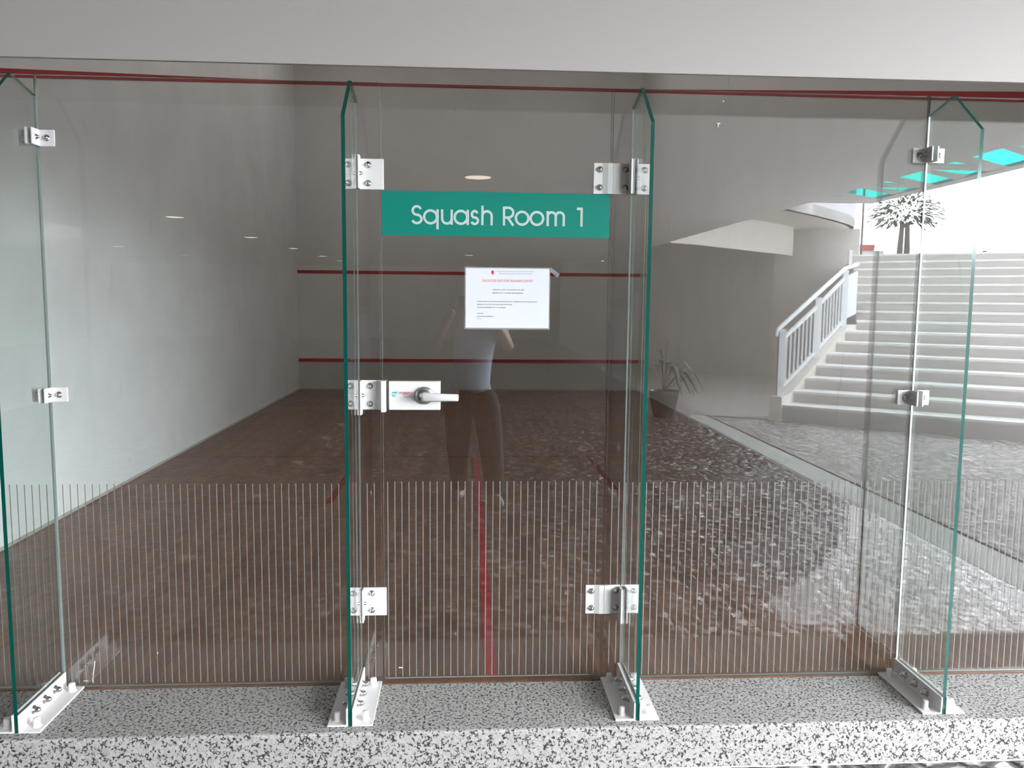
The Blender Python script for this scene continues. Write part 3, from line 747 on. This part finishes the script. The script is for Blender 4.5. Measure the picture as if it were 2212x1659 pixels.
for a, reach, up, wd in lv:
    b = MB(); n = 10; ca, sa_ = math.cos(math.radians(a)), math.sin(math.radians(a)); droop = up*1.25 if reach > .3 else 0
    c = []
    for i in range(n+1):
        u = i/n; r_ = reach*u; zz = .16+up*math.sin(min(1, u*1.5)*PI/2)-droop*max(0, u-.5)**1.5*2.2
        ww = wd*(.18 if u < .35 else math.sin((u-.35)/.65*PI)**.7+.05)*.5; c.append((r_, zz, ww))
    vs = []
    for r_, zz, ww in c:
        for s in (-1, 0, 1): vs.append((px_+ca*r_-sa_*ww*s, py_+sa_*r_+ca*ww*s, zz-abs(s)*ww*.3))
    fs = [(i*3+k, i*3+k+1, (i+1)*3+k+1, (i+1)*3+k) for i in range(n) for k in (0, 1)]
    b.add(vs, fs, 0, True); o = b.build('leaf', M['green'], t); sd = o.modifiers.new('solid', 'SOLIDIFY'); sd.thickness = .003

# trees and things on the upper plaza
def tree(x, yv, zb, zt_, rc, label, leaves=260, seed=1, trunks=2):
    rr_ = random.Random(seed); t = thing('tree', V(x, yv, zb), label, 'tree')
    b = MB()
    for k in range(trunks):
        a = (k-.5*(trunks-1))*.5
        b.tube([V(x+a*.15, yv, zb), V(x+a*.5, yv, zb+(zt_-zb)*.35), V(x+a*.35, yv, zb+(zt_-zb)*.7)], [.13, .10, .07], 8)
    b.build('trunk', M['bark'], t)
    b = MB()
    for i in range(leaves):
        th = rr_.uniform(0, 2*PI); ph = math.acos(rr_.uniform(-.45, 1)); r_ = rc*rr_.uniform(.25, 1)**.6
        c = Vector((x+math.sin(ph)*math.cos(th)*r_*1.15, -yv+math.sin(ph)*math.sin(th)*r_, zt_-rc*.6+math.cos(ph)*r_*.8))
        d = (c-Vector((x, -yv, zt_-rc*.6))).normalized(); up_ = Vector((0, 0, 1)); sd_ = d.cross(up_)
        if sd_.length < .05: sd_ = Vector((1, 0, 0))
        sd_.normalize(); L_ = rc*rr_.uniform(.14, .30); wd = L_*.16
        d = (d+Vector((rr_.uniform(-.5, .5), rr_.uniform(-.5, .5), rr_.uniform(-.7, .3)))).normalized()
        b.add([c, c+d*L_*.5+sd_*wd, c+d*L_-Vector((0, 0, L_*.2)), c+d*L_*.5-sd_*wd], [(0, 1, 2, 3)])
    b.build('foliage', M['tree_green'], t)
tree(14.75, 24, 2.19, 4.95, 1.0, 'leafy tree with forked trunk at the top of the stairs', 800, 2, 2)
tree(17.6, 24, 2.19, 3.65, .42, 'small bushy tree right of the forked tree on the plaza', 160, 5, 1)
t = thing('kiosk', V(14.0, 25.5, 2.19), 'distant pale kiosk with a red canopy beyond the stairs', 'kiosk')
b = MB(); c = V(14.0, 25.5, 2.19); b.box(c[0]-.5, c[0]+.55, c[1]-.6, c[1]+.6, 2.19, 3.22); b.build('booth', M['far_white'], t)
b = MB(); b.box(c[0]-.65, c[0]+.15, c[1]-.7, c[1]+.7, 3.22, 3.42); b.build('canopy', M['red_roof'], t)
b = MB(); b.tube([V(12.6, 22.6, 2.19), V(12.6, 22.6, 6.6)], .035, 8); o = b.build('lamp_post', M['bark'], origin=V(12.6, 22.6, 2.19)); tag(o, 'thin dark pole on the plaza left of the forked tree', 'pole')

# ------------------------------------------------------------------ the photographer
def skin_obj(name, verts, edges, radii, material, parent, root=0, sub=2):
    me = bpy.data.meshes.new(name); me.from_pydata([tuple(v) for v in verts], edges, []); me.update()
    me.materials.append(material)
    o = bpy.data.objects.new(name, me); col.objects.link(o)
    sk = o.modifiers.new('skin', 'SKIN'); sk.use_smooth_shade = True
    if not me.skin_vertices: bpy.context.view_layer.update()
    if not me.skin_vertices:
        bpy.context.view_layer.objects.active = o; o.select_set(True); bpy.ops.mesh.customdata_skin_add()
    for i, r in enumerate(radii):
        me.skin_vertices[0].data[i].radius = (r, r) if not hasattr(r, '__len__') else r
        me.skin_vertices[0].data[i].use_root = (i == root)
    ss = o.modifiers.new('sub', 'SUBSURF'); ss.levels = sub; ss.render_levels = sub
    dg = bpy.context.evaluated_depsgraph_get(); me2 = bpy.data.meshes.new_from_object(o.evaluated_get(dg))
    o.modifiers.clear(); o.data = me2
    for p_ in me2.polygons: p_.use_smooth = True
    if parent is not None: o.parent = parent; o.location = -world_loc(parent)
    return o
PB = Vector((.06, -3.22, -.15))
t = thing('person', tuple(PB), 'standing person in light blue shirt and dark trousers holding up a phone', 'person')
Y = -3.22
def chain(parts):
    vs, es, rs = [], [], []; idx = {}
    for name, p, r, par_ in parts:
        idx[name] = len(vs); vs.append(p); rs.append(r)
        if par_ is not None: es.append((idx[par_], idx[name]))
    return vs, es, rs
hl, hr = Vector((-.065, -2.945, 1.375)), Vector((.135, -2.945, 1.375))
body = [('pelvis', (.05, Y, .74), (.10, .08), None), ('waist', (.05, Y, .90), (.105, .08), 'pelvis'), ('chest', (.06, Y-.01, 1.10), (.155, .105), 'waist'),
        ('neckb', (.085, Y-.01, 1.27), (.075, .065), 'chest'), ('neck', (.10, Y+.005, 1.34), .052, 'neckb'), ('chin', (.112, Y+.02, 1.42), .066, 'neck'), ('head', (.115, Y+.02, 1.49), .080, 'chin'), ('crown', (.115, Y+.005, 1.555), .066, 'head'),
        ('shl', (-.085, Y, 1.225), .058, 'chest'), ('ell', (-.235, Y+.04, 1.03), .042, 'shl'), ('fal', (-.165, Y+.17, 1.19), .038, 'ell'), ('wrl', (-.085, Y+.245, 1.335), .026, 'fal'),
        ('shr', (.245, Y, 1.225), .058, 'chest'), ('elr', (.335, Y+.04, 1.04), .042, 'shr'), ('far', (.25, Y+.17, 1.19), .038, 'elr'), ('wrr', (.155, Y+.245, 1.335), .026, 'far'),
        ('hpl', (-.03, Y, .66), .092, 'pelvis'), ('knl', (-.045, Y-.03, .29), .062, 'hpl'), ('cfl', (-.04, Y-.12, .12), .055, 'knl'), ('anl', (-.03, Y-.22, -.07), .040, 'cfl'),
        ('hpr', (.145, Y, .66), .092, 'pelvis'), ('knr', (.19, Y+.02, .29), .062, 'hpr'), ('cfr', (.215, Y+.0, .12), .055, 'knr'), ('anr', (.235, Y+.0, -.07), .040, 'cfr')]
vs, es, rs = chain(body); skin_obj('body', vs, es, rs, M['skin'], t)
# shirt: torso and short sleeves a little outside the body, hem over the hips
sh = [('hem', (.055, Y, .67), (.215, .165), None), ('w', (.05, Y, .88), (.185, .14), 'hem'), ('c', (.06, Y-.01, 1.09), (.20, .14), 'w'), ('n', (.085, Y-.01, 1.255), (.085, .08), 'c'),
      ('sl', (-.09, Y, 1.222), .078, 'c'), ('el', (-.185, Y+.02, 1.10), .068, 'sl'), ('sr', (.25, Y, 1.222), .078, 'c'), ('er', (.31, Y+.02, 1.11), .068, 'sr')]
vs, es, rs = chain(sh); skin_obj('shirt', vs, es, rs, M['shirt'], t)
tr = [('p', (.05, Y, .84), (.150, .115), None), ('hl', (-.045, Y, .62), .122, 'p'), ('kl', (-.052, Y-.03, .29), .098, 'hl'), ('al', (-.032, Y-.21, -.09), .078, 'kl'),
      ('hr', (.16, Y, .62), .122, 'p'), ('kr', (.20, Y+.02, .29), .098, 'hr'), ('ar', (.233, Y+.0, -.09), .078, 'kr')]
vs, es, rs = chain(tr); skin_obj('trousers', vs, es, rs, M['trouser'], t)
for (hx, hy, dx) in ((-.03, Y-.22, -.03), (.235, Y, .04)):
    b = [('a', (hx, hy-.05, -.105), .042, None), ('b', (hx+dx*.3, hy+.06, -.11), .042, 'a'), ('c', (hx+dx, hy+.17, -.118), .030, 'b')]
    vs, es, rs = chain(b); skin_obj('shoe', vs, es, rs, M['shoe'], t)
# hair cap, ears, nose, eyes, mouth
hd = Vector((.115, Y+.015, 1.50))
b = MB(); b.ball(hd+Vector((0, -.018, .030)), .092, 0, (1.0, 1.08, .98), 20, 14); b.build('hair', M['hair'], t)
b = MB()
for s in (-1, 1): b.ball(hd+Vector((s*.085, 0, -.02)), .022, 0, (.4, .7, 1))
b.ball(hd+Vector((0, .092, -.03)), .016, 0, (.7, 1.1, 1.2)); b.build('face_features', M['skin'], t)
b = MB()
for s in (-1, 1): b.ball(hd+Vector((s*.030, .078, -.004)), .009)
b.build('eyes', M['hair'], t)
b = MB(); b.ball(hd+Vector((0, .080, -.062)), .018, 0, (1.3, .5, .35)); b.build('mouth', mat('lips', (.35, .12, .10), .5), t)
# hands round the phone, five fingers each
for s, hp, wr in ((1, Vector((-.088, -2.945, 1.385)), Vector((-.085, Y+.245, 1.335))), (-1, Vector((.168, -2.945, 1.385)), Vector((.155, Y+.245, 1.335)))):
    vs, es, rs = [tuple(wr), tuple(hp+Vector((-.004*s, -.010, -.012))), tuple(hp+Vector((0, -.004, .012)))], [(0, 1), (1, 2)], [.026, .030, .026]
    for k in range(4):
        zo_ = .030-k*.020; i0 = len(vs); L_ = (.9, 1.0, .95, .78)[k]
        vs += [tuple(hp+Vector((.000, .004, zo_))), tuple(hp+Vector((.012*s, .024, zo_+.002))), tuple(hp+Vector((.036*s*L_, .026, zo_+.003)))]
        es += [(2 if k < 2 else 1, i0), (i0, i0+1), (i0+1, i0+2)]; rs += [.0095, .0085, .0075]
    i0 = len(vs); vs += [tuple(hp+Vector((.006*s, -.020, .006))), tuple(hp+Vector((.026*s, -.024, .014))), tuple(hp+Vector((.044*s, -.020, .020)))]
    es += [(1, i0), (i0, i0+1), (i0+1, i0+2)]; rs += [.011, .010, .008]
    # keep every fingertip behind the lens plane of the phone
    vs = [(v[0], min(v[1], -2.918), v[2]) for v in vs]
    skin_obj('hand', vs, es, rs, M['skin'], t)
p = thing('phone', (.04, -2.935, 1.352), 'black smartphone held level by the person in both hands', 'phone')
MB().box(-.052, .130, -2.939, -2.931, 1.352, 1.430).build('phone_body', M['phone'], p, bevel=.003)
b = MB(); b.lathe((-.0, -2.931, 1.412), (0, 1, 0), [(0, .009), (.002, .009), (.0022, .006)], 20); b.build('lens_ring', M['steel'], p)
